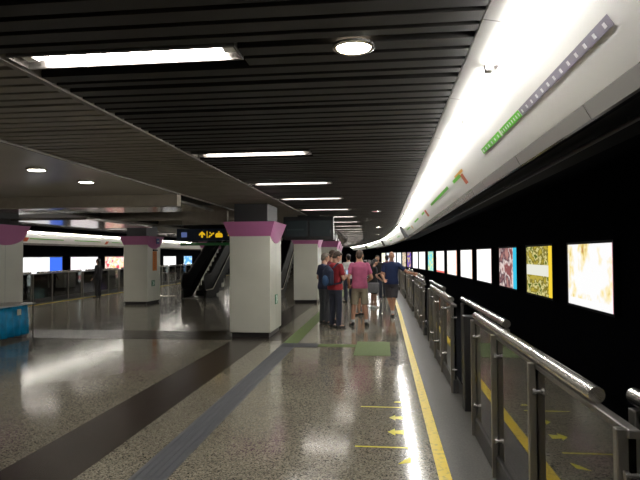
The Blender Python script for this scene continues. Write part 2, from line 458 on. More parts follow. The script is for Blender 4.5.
for ly in (.3, -2.2):
    o = copy_tree(proto); o.location = ((LX0 + LX1) / 2, ly, ZC)
    tag(o, 'long recessed light in the dark ceiling above the viewer', 'ceiling light', 'lights above the viewer')
for k in range(16):
    o = copy_tree(proto); o.location = (mir((LX0 + LX1) / 2) + edge_x(8.0 + 2.5 * k, 0), 8.0 + 2.5 * k, ZC)
    tag(o, 'recessed light in the ceiling above the left-hand platform', 'ceiling light', 'lights above the left platform')
def downlight(x, y, z, r_, lens, label, group):
    o = thing('downlight', label, 'downlight', (x, y, z), 0, group)
    b = MB(); n = 28; vs = []; fs = []
    for (rr, zz) in ((r_, 0), (r_ + .022, 0), (r_ + .022, -.012), (r_ + .008, -.018), (r_, -.012)):
        vs += [(rr * math.cos(2 * PI * i / n), rr * math.sin(2 * PI * i / n), zz) for i in range(n)]
    for q in range(5):
        for i in range(n): fs.append((q * n + i, q * n + (i + 1) % n, ((q + 1) % 5) * n + (i + 1) % n, ((q + 1) % 5) * n + i))
    b.add(vs, fs); b.build('bezel', STEEL, o, smooth=False)
    MB().cyl((0, 0, -.011), (0, 0, -.001), r_, 28).build('lens', lens, o)
downlight(-.14, 2.79, ZC, .085, DOWN, 'bright warm round downlight in the dark ceiling right of the nearest long light', 'downlights in the dark ceiling')
downlight(-.17, 13.48, ZC, .085, DOWNR, 'dim reddish round downlight in the dark ceiling over the waiting group', 'downlights in the dark ceiling')
downlight(-.2, 21.28, ZC, .085, DOWNW, 'small white round downlight beyond the dim reddish one', 'downlights in the dark ceiling')
downlight(-.3, 29.0, ZC, .085, DOWNW, 'tiny white round downlight far along the dark ceiling', 'downlights in the dark ceiling')
downlight(-4.05, 6.15, ZC - .02, .095, DOWNW, 'round downlight in the smooth grey ceiling, left of two', 'downlights in the smooth ceiling')
downlight(-4.05, 7.26, ZC - .02, .095, DOWNW, 'round downlight in the smooth grey ceiling, right of two, nearer the bulkhead', 'downlights in the smooth ceiling')

# ------------------------------------------------------------------ lit fascia signboards
GRN = mat('map_green', (.12, .55, .03), .5)
GRY = mat('map_greyviolet', (.3, .28, .35), .5)
INK = mat('map_tick', (.75, .75, .78), .5)
REDF = mat('fascia_red', (.6, .12, .05), .5)
ORNG = mat('fascia_orange', (.75, .4, .08), .5)
DIV = mat('divider_dark', (.05, .05, .055), .5)
def signboard(X, dz, s0, s1, label, maps, group=None):
    t = thing('fascia_signboard', label, 'signboard', (0, 0, 0), 0, group)
    def pr(pts): return [(X(x), z + dz) for x, z in pts]
    MB().psweep(pr([(.63, 2.665), (.87, 2.30), (.885, 2.31), (.655, 2.68)]), s0, s1).build('sign_panel', WHITE, t)
    MB().psweep(pr([(.45, 2.70), (.45, 2.715), (.66, 2.715), (.66, 2.68), (.632, 2.668), (.56, 2.680)]), s0, s1).build('cove_panel', COVE, t)
    MB().psweep(pr([(.87, 2.30), (.905, 2.235), (.925, 2.235), (.89, 2.31)]), s0, s1).build('lower_trim', SILVER, t)
    MB().psweep(pr([(.925, 2.235), (.95, 2.235), (.985, 2.4), (.985, 3.49), (.97, 3.49), (.97, 2.4)]), s0, s1).build('back_board', BLACK, t)
    s = s0 + .08
    while s + 1.2 < s1:
        tb = MB(); tb.cyl(P(X(.578), s, 2.668 + dz), P(X(.578), s + 1.2, 2.668 + dz), .014, 8); tb.build('fluorescent_tube', TUBE if X(1) > 0 else TUBEL, t)
        MB().psweep(pr([(.56, 2.648), (.598, 2.648), (.598, 2.69), (.56, 2.69)]), s + 1.2, s + 1.27).build('lamp_holder', REFLR, t)
        s += 1.27
    def onp(k, o=.0025):      # point on the panel at fraction k down the slope, lifted off it
        x = .63 + (.87 - .63) * k; z = 2.665 + (2.30 - 2.665) * k
        return (x - o * .83, z - o * .55)
    for (a, c, k0, k1, m_, nm, ticks) in maps:
        if c > s1 or a < s0: continue
        o = MB().psweep(pr([onp(k0, .001), onp(k1, .001), onp(k1), onp(k0)]), a, c).build(nm, m_, t)
        if ticks:
            n = ticks; w = (c - a) / n
            for i in range(n):
                MB().psweep(pr([onp(k0 + (k1 - k0) * .3, .002), onp(k1 - (k1 - k0) * .25, .002), onp(k1 - (k1 - k0) * .25, .0045), onp(k0 + (k1 - k0) * .3, .0045)]), a + w * (i + .4), a + w * (i + .62)).build('station_tick', INK, o)
    return t
right_maps = [(1.98, 3.24, .55, .65, GRY, 'line_map_strip', 13), (3.25, 3.75, .55, .65, GRN, 'line_map_strip', 9), (3.8, 4.45, .55, .65, GRN, 'line_map_strip', 6),
              (5.5, 6.05, .52, .58, ORNG, 'arrow_sticker', 0), (5.6, 5.75, .6, .85, REDF, 'red_figure_sticker', 0), (5.75, 6.3, .56, .64, GRN, 'line_map_strip', 0),
              (6.8, 9.2, .55, .63, GRN, 'line_map_strip', 0), (10.3, 10.6, .55, .85, REDF, 'red_figure_sticker', 0), (10.7, 11.4, .55, .63, GRN, 'line_map_strip', 0),
              (12.5, 14.0, .55, .63, GRN, 'line_map_strip', 0), (15.5, 15.8, .6, .8, ORNG, 'arrow_sticker', 0), (16.5, 18.3, .55, .63, GRN, 'line_map_strip', 0)]
ident = lambda x: x
signboard(ident, 0, -2.0, 19.7, 'long white lit signboard with route map strip above the right track, nearest section', right_maps, 'lit signboards over the right track')
signboard(ident, 0, 20.5, 39.5, 'curving lit signboard above the right track, middle section between two dark dividers', [(24, 26, .55, .63, GRN, 'line_map_strip', 0), (31, 33, .55, .63, GRN, 'line_map_strip', 0)], 'lit signboards over the right track')
signboard(ident, 0, 40.3, 59.0, 'curving lit signboard above the right track, third section beyond the second divider', [], 'lit signboards over the right track')
signboard(ident, 0, 59.8, 77.0, 'farthest curving lit signboard section above the right track', [], 'lit signboards over the right track')
left_maps = [(a, a + 2.2, .55, .62, GRN, 'line_map_strip', 0) for a in (15.5, 18.2, 21.2, 24.5, 28)] + [(a, a + .25, .5, .85, REDF, 'red_figure_sticker', 0) for a in (17.9, 23.9, 30.2)]
signboard(mir, -.17, 8.0, 27.6, 'white lit signboard over the far left track, left of the orange-bannered column', left_maps, 'lit signboards over the left track')
signboard(mir, -.17, 28.3, 58.0, 'white lit signboard over the far left track, right of the orange-bannered column', left_maps, 'lit signboards over the left track')
for i, (a, c) in enumerate(((19.72, 20.48), (39.52, 40.28), (59.02, 59.78))):
    o = MB().psweep([(.55, 2.69), (.79, 2.25), (.965, 2.25), (.965, 2.69)], a + .02, c - .02).build('fascia_divider', DIV)
    tag(o, '%s dark vertical divider between lit signboard sections' % ['nearest', 'second', 'farthest'][i], 'divider', 'dark dividers in the lit signboard')

# ------------------------------------------------------------------ lightbox posters
W = (1, 1, 1)
specs = [  # start, length, base, blobs, kwargs, label
    (11.9, 2.8, W, [(1, .85, .45), (.7, .5, .12), (.55, .2, .15)], dict(cover=.41, scale=(3.4, 1.8), zlo=.12, edge=(.95, .3, .4), side=1, ew=.02), 'largest glowing poster, white with faint yellow figures'),
    (16.0, 2.75, (.5, .4, .06), [(.16, .14, .02), (.85, .75, .3), (.1, .14, .02)], dict(cover=.55, scale=(4, 4), band=(.4, .62, (.85, .85, .75)), edge=(1, .7, .05), side=1, ew=.14), 'glowing poster of a yellow and green crowd with pale band'),
    (20.0, 2.75, (.5, .25, .22), [(.12, .06, .08), (.9, .75, .7), (.3, .1, .1)], dict(cover=.6, scale=(2.5, 1.6), edge=(.05, .6, .85), side=1, ew=.2), 'glowing brownish pink poster with bright blue right edge'),
    (24.15, 3.2, W, [(1, .95, .9), (1, .85, .8)], dict(cover=.4, edge=(1, .75, .7), side=1, ew=.05), 'glowing plain white poster right beside the brownish pink one'),
    (28.45, 3.3, W, [(1, .9, .8), (.9, .7, .5)], dict(cover=.35, edge=(1, .6, .4), side=1, ew=.06), 'glowing white poster, second left of the brownish pink one'),
    (32.9, 3.4, W, [(1, .85, .65), (.9, .6, .4)], dict(cover=.4, edge=(.9, .4, .25), side=1, ew=.07), 'glowing creamy white poster, third left of the brownish pink one'),
    (37.4, 3.3, W, [(1, .85, .8), (.9, .6, .5)], dict(cover=.4, band=(0, .08, (.8, .15, .12))), 'glowing white poster with a red foot'),
    (42.0, 2.6, (.1, .55, .75), [(.5, .8, .3), (.9, .5, .2), (.7, .9, 1)], dict(cover=.5, scale=(5, 4)), 'glowing turquoise and green poster'),
    (46.0, 3.4, W, [(1, .9, .85), (1, .8, .7)], dict(cover=.4), 'narrow white poster just left of the turquoise one'),
    (50.0, 3.0, W, [(1, .95, .9), (1, .85, .85)], dict(cover=.4), 'narrow white poster, second left of the turquoise one'),
    (54.0, 2.6, (.1, .05, .35), [(.6, .4, .1), (.9, .8, .3)], dict(cover=.45, scale=(4, 4)), 'violet and yellow glowing poster'),
    (57.4, 2.4, (.25, .2, .2), [(.8, .6, .3), (.9, .9, .8)], dict(cover=.5, scale=(5, 6)), 'dim grey and tan glowing poster beside the violet one'),
    (60.6, 3.0, (.75, .9, 1), [(1, 1, 1), (.6, .8, 1)], dict(cover=.5), 'bluish white tiny poster left of the tan one'),
    (64.4, 3.0, W, [(1, .95, .95), (.9, .9, 1)], dict(cover=.4), 'tiny white poster, second from the far end'),
    (68.4, 3.2, (.8, .9, 1), [(1, 1, 1), (.5, .7, 1)], dict(cover=.5), 'tiny pale blue poster near the bald head'),
    (72.6, 3.0, (.9, .95, .6), [(1, 1, 1), (.9, .8, .3)], dict(cover=.5), 'tiny yellowish poster at the very far end'),
]
def lightbox(X, s0, ln, z0, z1, m_, label, group, sgn):
    mid = s0 + ln / 2; c = P(X(4.72), mid, 0)
    t = thing('lightbox_poster', label, 'poster', c, heading(mid), group)
    f = MB(); h = ln / 2
    def bx(x0, x1, *r):
        x0, x1 = sorted((-sgn * x0, -sgn * x1)); f.box(x0, x1, *r)
    bx(0.0, .13, -h - .06, -h, z0 - .06, z1 + .06); bx(0.0, .13, h, h + .06, z0 - .06, z1 + .06)
    bx(0.0, .13, -h, h, z0 - .06, z0); bx(0.0, .13, -h, h, z1, z1 + .06)
    f.build('frame', RUBBER, t)
    x0, x1 = sorted((-sgn * .02, -sgn * .115))
    MB().box(x0, x1, -h, h, z0, z1).build('picture_panel', m_, t)
for i, (s0, ln, base, blob, kw, lab) in enumerate(specs):
    m_ = poster_mat('poster_picture_%s' % ords[i], base, blob, (.62 if i == 0 else .85) if i not in (1, 2) else .6, **kw)
    lightbox(ident, s0, ln, .42, 1.87, m_, lab + ' on the right tunnel wall', 'lit posters on the right tunnel wall', 1)
lsp = [
    (23.4, 3.7, W, [(.85, .85, .95), (.7, .7, .85)], dict(cover=.4, band=(.0, .0, W), edge=(.05, .15, .75), side=-1, ew=.3), 'glowing poster, white with a blue and red right part, leftmost'),
    (28.1, 3.0, W, [(.95, .85, .95), (.85, .7, .85)], dict(cover=.4, band=(.08, .25, (.9, .3, .3))), 'glowing white and pinkish poster behind the dark-clothed person'),
    (32.2, 3.4, (.9, .1, .12), [(1, .9, .85), (1, .5, .1), (1, 1, 1)], dict(cover=.55, scale=(4, 3)), 'glowing red and white poster left of the orange-bannered column'),
    (43.0, 3.3, W, [(1, 1, .98), (.9, .9, .8)], dict(cover=.3), 'glowing plain white poster right of the orange-bannered column'),
    (49.0, 2.8, (.12, .4, .95), [(.55, .85, 1), (1, 1, 1)], dict(cover=.5, scale=(2, 2)), 'glowing sky blue poster beside the escalator'),
]
for i, (s0, ln, base, blob, kw, lab) in enumerate(lsp):
    m_ = poster_mat('left_poster_picture_%s' % ords[i], base, blob, .85, **kw)
    lightbox(mir, s0, ln, .3, 1.62, m_, lab + ' on the left tunnel wall', 'lit posters on the left tunnel wall', -1)

# ------------------------------------------------------------------ columns
def column(x0, x1, y0, y1, label, group='square columns along the platform'):
    cx, cy = (x0 + x1) / 2, (y0 + y1) / 2; hx, hy = (x1 - x0) / 2, (y1 - y0) / 2
    t = thing('column', label, 'column', (cx, cy, 0), 0, group)
    MB().box(-hx + .04, hx - .04, -hy + .04, hy - .04, 0, .1).build('plinth', PLINTH, t)
    sh = MB(); sh.bbox(-hx, hx, -hy, hy, .1, 2.06, .012); so = sh.build('shaft', COLW, t)
    j = MB()
    for s_ in (-1, 1):
        j.box(*sorted((s_ * (hx - .001), s_ * (hx + .0015))), -.004, .004, .11, 1.9)
    j.build('panel_joint', JOINT, so)
    # flared pink collar; on the two platform sides its lower edge dips to a rounded point
    o = .105; zt, zb, zm = 2.33, 2.04, 1.9
    vs = []; fs = []
    def ringpt(k, lvl):
        pass
    def side(n_):
        # four walls; each wall is a grid bottom->top
        pass
    b = MB(); n = 12
    for s_ in (-1, 1):
        lo = []; hi = []
        for i in range(n + 1):
            u = -1 + 2 * i / n
            dip = math.cos(u * PI / 2) ** .8 if abs(u) < .999 else 0
            zl = zb - (zb - zm) * dip
            lo.append((s_ * (hx + .006), u * (hy + .006), zl)); hi.append((s_ * (hx + o), u * (hy + o), zt))
        vs = lo + hi + [(s_ * (hx - .02), p[1] * .96, p[2]) for p in lo] + [(s_ * (hx - .02), p[1] * .9, zt) for p in hi]
        k = n + 1; fs = []
        for i in range(n):
            fs += [(i, i + 1, k + i + 1, k + i), (k + i, k + i + 1, 3 * k + i + 1, 3 * k + i), (i, 2 * k + i, 2 * k + i + 1, i + 1)]
        b.add(vs, fs)
        b.add([(-hx - .006, s_ * (hy + .006), zb), (hx + .006, s_ * (hy + .006), zb), (hx + o, s_ * (hy + o), zt), (-hx - o, s_ * (hy + o), zt),
               (-hx, s_ * (hy - .02), zb), (hx, s_ * (hy - .02), zb), (hx, s_ * (hy - .02), zt), (-hx, s_ * (hy - .02), zt)],
              [(0, 1, 2, 3), (3, 2, 6, 7), (0, 4, 5, 1)])
    b.build('collar', PINK, t)
    MB().bbox(-hx + .08, hx - .07, -hy + .06, hy - .06, 2.06, ZC + .02, .01).build('neck', NECK, t)
    return t
cols = [(-3.1, -2.26, 11.07, 12.25, 'nearest big white column with pink collar, centre left of the photo'),
        (-3.1, -2.26, 19.2, 20.35, 'white column with pink collar behind the hanging monitor'),
        (-3.1, -2.26, 27.3, 28.45, 'white column with pink collar just beyond the one behind the monitor'),
        (-3.1, -2.26, 35.4, 36.5, 'small distant white column, second beyond the one behind the monitor'),
        (-3.1, -2.26, 43.5, 44.6, 'tiny distant white column seen past the group, farthest of its row'),
        (-8.82, -7.97, 10.45, 11.65, 'white column cut by the left frame edge, behind the blue-covered table'),
        (-8.82, -7.97, 18.25, 19.35, 'white column with pink collar and orange banner in the left background'),
        (-8.82, -7.97, 26.4, 27.5, 'white column behind the left side of the escalator'),
        ]
for c in cols:
    q = edge_x((c[2] + c[3]) / 2, 0) if c[2] > 30 else 0
    column(c[0] + q, c[1] + q, *c[2:])
SG = mat('sign_green', (.01, .16, .07), .35); SGW = mat('sign_white', (.75, .85, .78), .4)
def exit_sign(x, y, z, label):
    t = thing('exit_sign', label, 'sign', (x, y, z), 0, 'small green exit signs on columns')
    MB().bbox(.0005, .012, -.13, .13, -.1, .1, .003).build('sign_plate', SG, t)
    m_ = MB(); f = lambda a, c, d: (d, a, c)
    m_.prism([(-.09, -.07), (-.02, -.07), (-.02, .075), (-.09, .075), (-.09, .06), (-.035, .06), (-.035, -.055), (-.09, -.055)], f, .012, .015)
    m_.prism([(.0, -.07), (.02, -.07), (.045, -.01), (.06, -.03), (.09, -.03), (.09, -.015), (.068, -.013), (.05, .02), (.075, .03), (.07, .045), (.03, .045), (.005, .02), (.012, .01), (.028, .02), (.025, -.01)], f, .012, .015)
    m_.cyl((.012, .045, .062), (.015, .045, .062), .014, 10)
    m_.build('running_man_pictogram', SGW, t)
exit_sign(-2.26, 11.66, .73, 'small green exit sign low on the nearest column')
exit_sign(-7.97, 18.72, .71, 'small dark green exit sign low on the orange-bannered column')
t = thing('banner', 'narrow orange vertical banner on the left background column', 'banner', (-7.97, 18.85, 0))
MB().bbox(.0005, .012, -.17, .17, 1.14, 1.82, .002).build('banner_cloth', mat('banner_orange', (.62, .2, .03), .6), t)
m_ = MB()
for k in range(7): m_.box(.012, .014, -.05, .05, 1.22 + .075 * k, 1.262 + .075 * k)
m_.build('lettering', mat('banner_ink', (.4, .1, .02), .6), t)
MB().bbox(.0005, .05, -.17, .17, 1.83, 1.88, .006).build('banner_rail', PLINTH, t)
t = thing('blue_sign', 'small blue square sign on the pink collar of the orange-bannered column', 'sign', (-7.86, 18.85, 2.17))
q = MB(); q.bbox(.0, .02, -.12, .12, -.09, .09, .003); q.build('sign_plate', mat('plate_blue', (.04, .1, .35), .4), t)
MB().box(.02, .022, -.07, .07, -.02, .02).build('white_bar', SGW, t)

# ------------------------------------------------------------------ overhead signs and monitor
t = thing('overhead_sign', 'dark blue hanging direction sign with yellow arrow and pictograms left of the nearest column', 'sign', (0, 18.0, 0))
NAVY = mat('sign_navy', (.008, .02, .05), .3); YSG = emit('sign_yellow', (1, .62, .02), .42); BSG = emit('sign_blue', (.25, .35, .8), .2); WSG = emit('sign_pale', (.8, .85, .7), .5)
MB().bbox(-6.85, -4.75, 0, .16, 2.15, 2.55, .012).build('sign_box', NAVY, t)
f = lambda a, c, d: (-5.55 + (a + 5.6) * .8, d, 2.35 + (c - 2.35) * .75)
MB().prism([(-6.17, 2.22), (-6.09, 2.22), (-6.09, 2.36), (-6.0, 2.3), (-6.0, 2.38), (-6.13, 2.5), (-6.26, 2.38), (-6.26, 2.3), (-6.17, 2.36)], f, -.006, .003).build('arrow', YSG, t)
m_ = MB(); m_.prism([(-5.93, 2.2), (-5.9, 2.2), (-5.9, 2.5), (-5.93, 2.5)], f, -.006, .003)
m_.prism([(-5.86, 2.22), (-5.78, 2.22), (-5.78, 2.29), (-5.7, 2.29), (-5.7, 2.36), (-5.62, 2.36), (-5.62, 2.44), (-5.67, 2.44), (-5.67, 2.4), (-5.75, 2.4), (-5.75, 2.33), (-5.83, 2.33), (-5.83, 2.26), (-5.86, 2.26)], f, -.006, .003)
m_.ell((-5.70, -.002, 2.41), (.025, .006, .025)); m_.build('stairs_pictogram', YSG, t)
m_ = MB(); m_.prism([(-5.56, 2.22), (-5.26, 2.22), (-5.26, 2.36), (-5.32, 2.42), (-5.5, 2.42), (-5.56, 2.36)], f, -.006, .003); m_.ell((-5.398, -.002, 2.435), (.028, .006, .025)); m_.build('lift_pictogram', YSG, t)
m_ = MB(); m_.prism([(-7.02, 2.24), (-6.78, 2.24), (-6.78, 2.46), (-7.02, 2.46)], f, -.006, .003); m_.build('line_badge', BSG, t)
m_ = MB()
for k in range(3): m_.box(-5.12 + .12 * k, -5.03 + .12 * k, -.006, .003, 2.4, 2.46)
for k in range(2): m_.box(-5.1 + .16 * k, -4.98 + .16 * k, -.006, .003, 2.3, 2.34)
m_.build('small_lettering', YSG, t)
for x in (-6.7, -5.1): MB().cyl((x, .08, 2.54), (x, .08, 2.98 + .6), .015, 8).build('hanger_rod', DSTEEL, t)
t = tag(MB().bbox(-7.3, -5.3, 19.55, 19.6, 2.02, 2.12, .006).build('green_sign', mat('green_sign_paint', (.03, .2, .06), .4)), 'thin dark green strip hanging behind the navy direction sign', 'sign')
for x in (-7.2, -5.4): MB().cyl((x, 19.575, 2.11), (x, 19.575, 4.4), .008, 6).build('hanger_rod', DSTEEL, t)

t = thing('hanging_monitor', 'black double screen monitor housing hanging from the ceiling in front of a column', 'monitor', (-1.95, 14.5, 0))
SCR = mat('dark_screen', (.035, .05, .055), .25); HOUS = mat('monitor_housing', (.015, .015, .017), .35)
MB().bbox(-.66, .66, 0, .3, 2.05, 2.66, .015).build('housing', HOUS, t)
for s_ in (-1, 1):
    a = MB(); a.bbox(*sorted((s_ * .03, s_ * .59)), -.012, .005, 2.14, 2.56, .004); a.build('screen', SCR, t)
MB().bbox(-.3, .3, .1, .2, 2.65, 2.72, .01).build('ceiling_bracket', HOUS, t)
m_ = MB()
for k in range(9): m_.box(-.55 + .05 * k, -.53 + .05 * k, -.014, -.011, 2.3, 2.34)
m_.build('status_lights', mat('status_grey', (.08, .12, .12), .4), t)

# ------------------------------------------------------------------ platform edge gates
def gate_fixed(X, y0, y1, label, group, simple=False):
    mid = (y0 + y1) / 2; L = (y1 - y0) / 2; o = P(X(.84), mid, 0)
    t = thing('platform_gate', label, 'gate', o, heading(mid), group)
    g = 1 if X(1) > 0 else -1
    MB().box(-.012, .012, -L + .02, L - .02, .16, 1.02).build('glass_panel', GLASS, t)
    MB().bbox(-.03, .03, -L, L, .0, .16, .006).build('kick_plate', KICK, t)
    MB().bbox(-.022, .022, -L, L, 1.02, 1.05, .006).build('top_bar', DSTEEL, t)
    MB().cyl((0, -L + .34, 1.085), (0, L, 1.085), .033, 20).build('handrail', STEEL, t, smooth=False)
    pys = [-L + .03, -L + 1.2, -L + 2.28, L - .03]
    for py in pys:
        a = MB(); a.bbox(*sorted((g * -.055, g * -.015)), py - .018, py + .018, 0, 1.05, .005); po = a.build('post', POSTM, t)
        for z in (.28, .9):
            c = MB(); c.cyl((g * -.03, py - .04, z), (g * .016, py - .04, z), .01, 10); c.cyl((g * -.042, py - .04, z), (g * -.028, py - .04, z), .02, 14)
            c.cyl((g * -.03, py - .04, z), (g * -.03, py, z), .008, 8)
            c.build('glass_clamp', STEEL, po)
    return t
def gate_door(X, y0, y1, label, group):
    mid = (y0 + y1) / 2; L = (y1 - y0) / 2; o = P(X(1.0), mid, 0)
    t = thing('sliding_gate', label, 'gate', o, heading(mid), group)
    g = 1 if X(1) > 0 else -1
    MB().box(-.01, .01, -L + .05, L - .05, .14, 1.02).build('glass_panel', GLASS, t)
    f = MB(); f.bbox(-.028, .028, -L, L, .02, .14, .006); f.bbox(-.028, .028, -L, -L + .06, .14, 1.03, .006); f.bbox(-.028, .028, L - .06, L, .14, 1.03, .006)
    f.bbox(-.02, .02, -.03, .03, .14, 1.03, .005); f.build('door_frame', DSTEEL, t)
    MB().cyl((0, -L, 1.075), (0, L, 1.075), .034, 20).build('handrail', STEEL, t)
    a = MB(); a.bbox(*sorted((g * -.17, g * -.05)), L - 1.3, L - 1.14, 0, 1.0, .012); a.build('motor_pillar', KICK, t)
    return t
PER = 4.8
for k in range(15):
    y = 2.02 + PER * k
    if k < 6:
        lab = ['nearest glass panel gate with steel handrail and round clamps, right foreground', 'second fixed glass gate panel from the right foreground', 'third fixed glass gate panel, short of the leaning bald man', 'fourth fixed glass gate panel, beside the leaning bald man', 'fifth fixed glass gate panel, just past the bald man', 'sixth fixed glass gate panel beyond the bald man'][k]
        gr = 'fixed glass gate panels along the right platform edge'
    else: lab = 'distant fixed glass gate panel along the right edge beyond the bald man'; gr = 'distant fixed gate panels on the right'
    gate_fixed(ident, y, y + 3.28, lab, gr)
    yb = y + 2.75
    if k < 5:
        lab = ['first sliding gate with dark pillar, behind the nearest fixed panel', 'second sliding gate along the right platform edge', 'third sliding gate, just short of the bald man', 'fourth sliding gate, just past the bald man', 'fifth sliding gate beyond the bald man'][k]
        gr = 'sliding gates along the right platform edge'
    else: lab = 'distant sliding gate along the right edge beyond the bald man'; gr = 'distant sliding gates on the right'
    gate_door(ident, yb, yb + 2.57, lab, gr)
gate_door(ident, -.15, 2.4, 'sliding gate end with round rail at the right frame edge', 'sliding gates along the right platform edge')
lgl = ['fixed glass gate at far left, nearest of those on the left platform', 'glass gate at left in front of the white and blue poster', 'glass gate left of the dark-clothed person at the left platform edge', 'glass gate just behind the dark-clothed person']
for k in range(8):
    y = 11.6 + 3.45 * k
    lab = lgl[k] if k < 4 else 'distant glass gate along the left platform edge'
    gate_fixed(mir, y, y + 3.28, lab, 'glass gates along the left platform edge' if k < 4 else 'distant gates on the left')

# ------------------------------------------------------------------ escalators
def escalator(cx, y0, label):
    t = thing('escalator', label, 'escalator', (cx, y0, 0), 0, 'escalators between the column rows')
    rise = 3.9; sl = math.tan(math.radians(29)); run = rise / sl
    bal = mat('balustrade_black', (.012, .011, .01), .45, spec=.12); deck = mat('escalator_deck', (.6, .55, .46), .35, metal=.5)
    st = MB(); nstep = 20
    for i in range(nstep):
        z = rise * i / nstep; y = .9 + run * i / nstep
        st.box(-.38, .38, y, y + run / nstep + .02, max(-.1, z - .3), z + .02)
    st.build('steps', mat('step_grey', (.03, .03, .03), .6, spec=.2), t)
    MB().box(-.38, .38, -.3, .9, 0, .02).build('landing_plate', DSTEEL, t)
    for s_ in (-1, 1):
        X0, X1 = sorted((s_ * .4, s_ * .5))
        prof = [(-.15, 0), (.8, 0), (.8 + run, rise), (.8 + run, rise + .4), (.75, .32), (-.05, .32)]
        MB().prism(prof, lambda a, c, d: (d, a, c), X0, X1).build('skirt', bal, t)
        pr2 = [(-.1, .33), (.75, .33), (.8 + run, rise + .41), (.8 + run, rise + .9), (.55, .92), (0, .92), (-.16, .8), (-.2, .6)]
        xm = s_ * .45
        MB().prism(pr2, lambda a, c, d: (d, a, c), xm - .012, xm + .012).build('balustrade_panel', bal, t)
        path = [(-.02, .34), (-.16, .42), (-.23, .62), (-.17, .85), (0, .95), (.55, .95), (.8 + run, rise + .93)]
        h = MB(); h.limb([(xm, a, c) for a, c in path], [.035] * len(path), 10); h.build('handrail', RUBBER, t)
        dk = MB(); dk.prism([(-.15, .3), (.76, .3), (.8 + run, rise + .37), (.8 + run, rise + .42), (.74, .345), (-.15, .345)], lambda a, c, d: (d, a, c), s_ * .5 - .004 if s_ > 0 else -.505, s_ * .5 + .005 if s_ > 0 else -.495)
        dk.build('edge_trim', deck, t)
escalator(-7.33, 21.2, 'dark escalator rising behind the nearest column, its left side in view')
escalator(-4.5, 21.4, 'dark escalator seen in the gap right of the nearest column')
t = thing('crowd_barrier', 'low grey bar barrier between the bannered column and the escalator', 'barrier', (-8.28, 20.75, 0))
for z in (.12, 1.0): MB().cyl((-.36, 0, z), (.36, 0, z), .017, 8).build('rail', STEEL, t)
for x in (-.36, .36):
    MB().cyl((x, 0, 0), (x, 0, 1.0), .02, 8).build('post', STEEL, t)
for k in range(1, 6): MB().cyl((-.36 + .12 * k, 0, .12), (-.36 + .12 * k, 0, 1.0), .01, 6).build('bar', STEEL, t)

# ------------------------------------------------------------------ table with blue cover at the left edge
t = thing('folding_table', 'small white-topped table with thin metal legs at the left frame edge', 'table', (-7.62, 10.5, 0))
MB().bbox(-.3, .3, -.62, .62, .66, .69, .006).build('tabletop', mat('table_top', (.6, .6, .58), .4), t)
for sx in (-1, 1):
    for sy in (-1, 1):
        MB().cyl((sx * .27, sy * .58, 0), (sx * .27, sy * .58, .66), .013, 8).build('leg', DSTEEL, t)
for sx in (-1, 1): MB().cyl((sx * .27, -.58, .12), (sx * .27, .58, .12), .01, 8).build('stretcher', DSTEEL, t)
cl = MB(); n = 26; pts = []
for i in range(n + 1):
    u = i / n; y = -.6 + .95 * u
    pts.append((y, .012 * math.sin(u * 31) + .006 * math.sin(u * 71)))
vs = []; fs = []
for lv, (z, k) in enumerate(((.655, .2), (.5, .8), (.3, 1.4), (.07, 2.2))):
    for (y, w) in pts: vs.append((.295 + w * k + .012 * lv, y * (1 + .012 * lv), z))
k_ = n + 1
for lv in range(3):
    for i in range(n): fs.append((lv * k_ + i, lv * k_ + i + 1, (lv + 1) * k_ + i + 1, (lv + 1) * k_ + i))
cl.add(vs, fs)
cv = cl.build('blue_cover', mat('blue_cloth', (.0, .26, .52), .5, var=.3, vscale=6), None, smooth=True)
cv.location = (-7.62, 10.5, 0); tag(cv, 'bright blue plastic cover hanging from the table side at the left edge', 'cover')
md = cv.modifiers.new('thick', 'SOLIDIFY'); md.thickness = .006
MB().bbox(.325, .335, -.02, .1, .48, .6, .003).build('white_label', mat('paper_label', (.6, .6, .5), .6), cv)
q = tag(MB().bbox(-7.88, -7.4, 10.8, 11.0, .0, .5, .03).build('storage_bag', mat('pale_bag', (.42, .38, .38), .7, var=.15)), 'pale grey bag under the table beside the blue cover', 'bag')

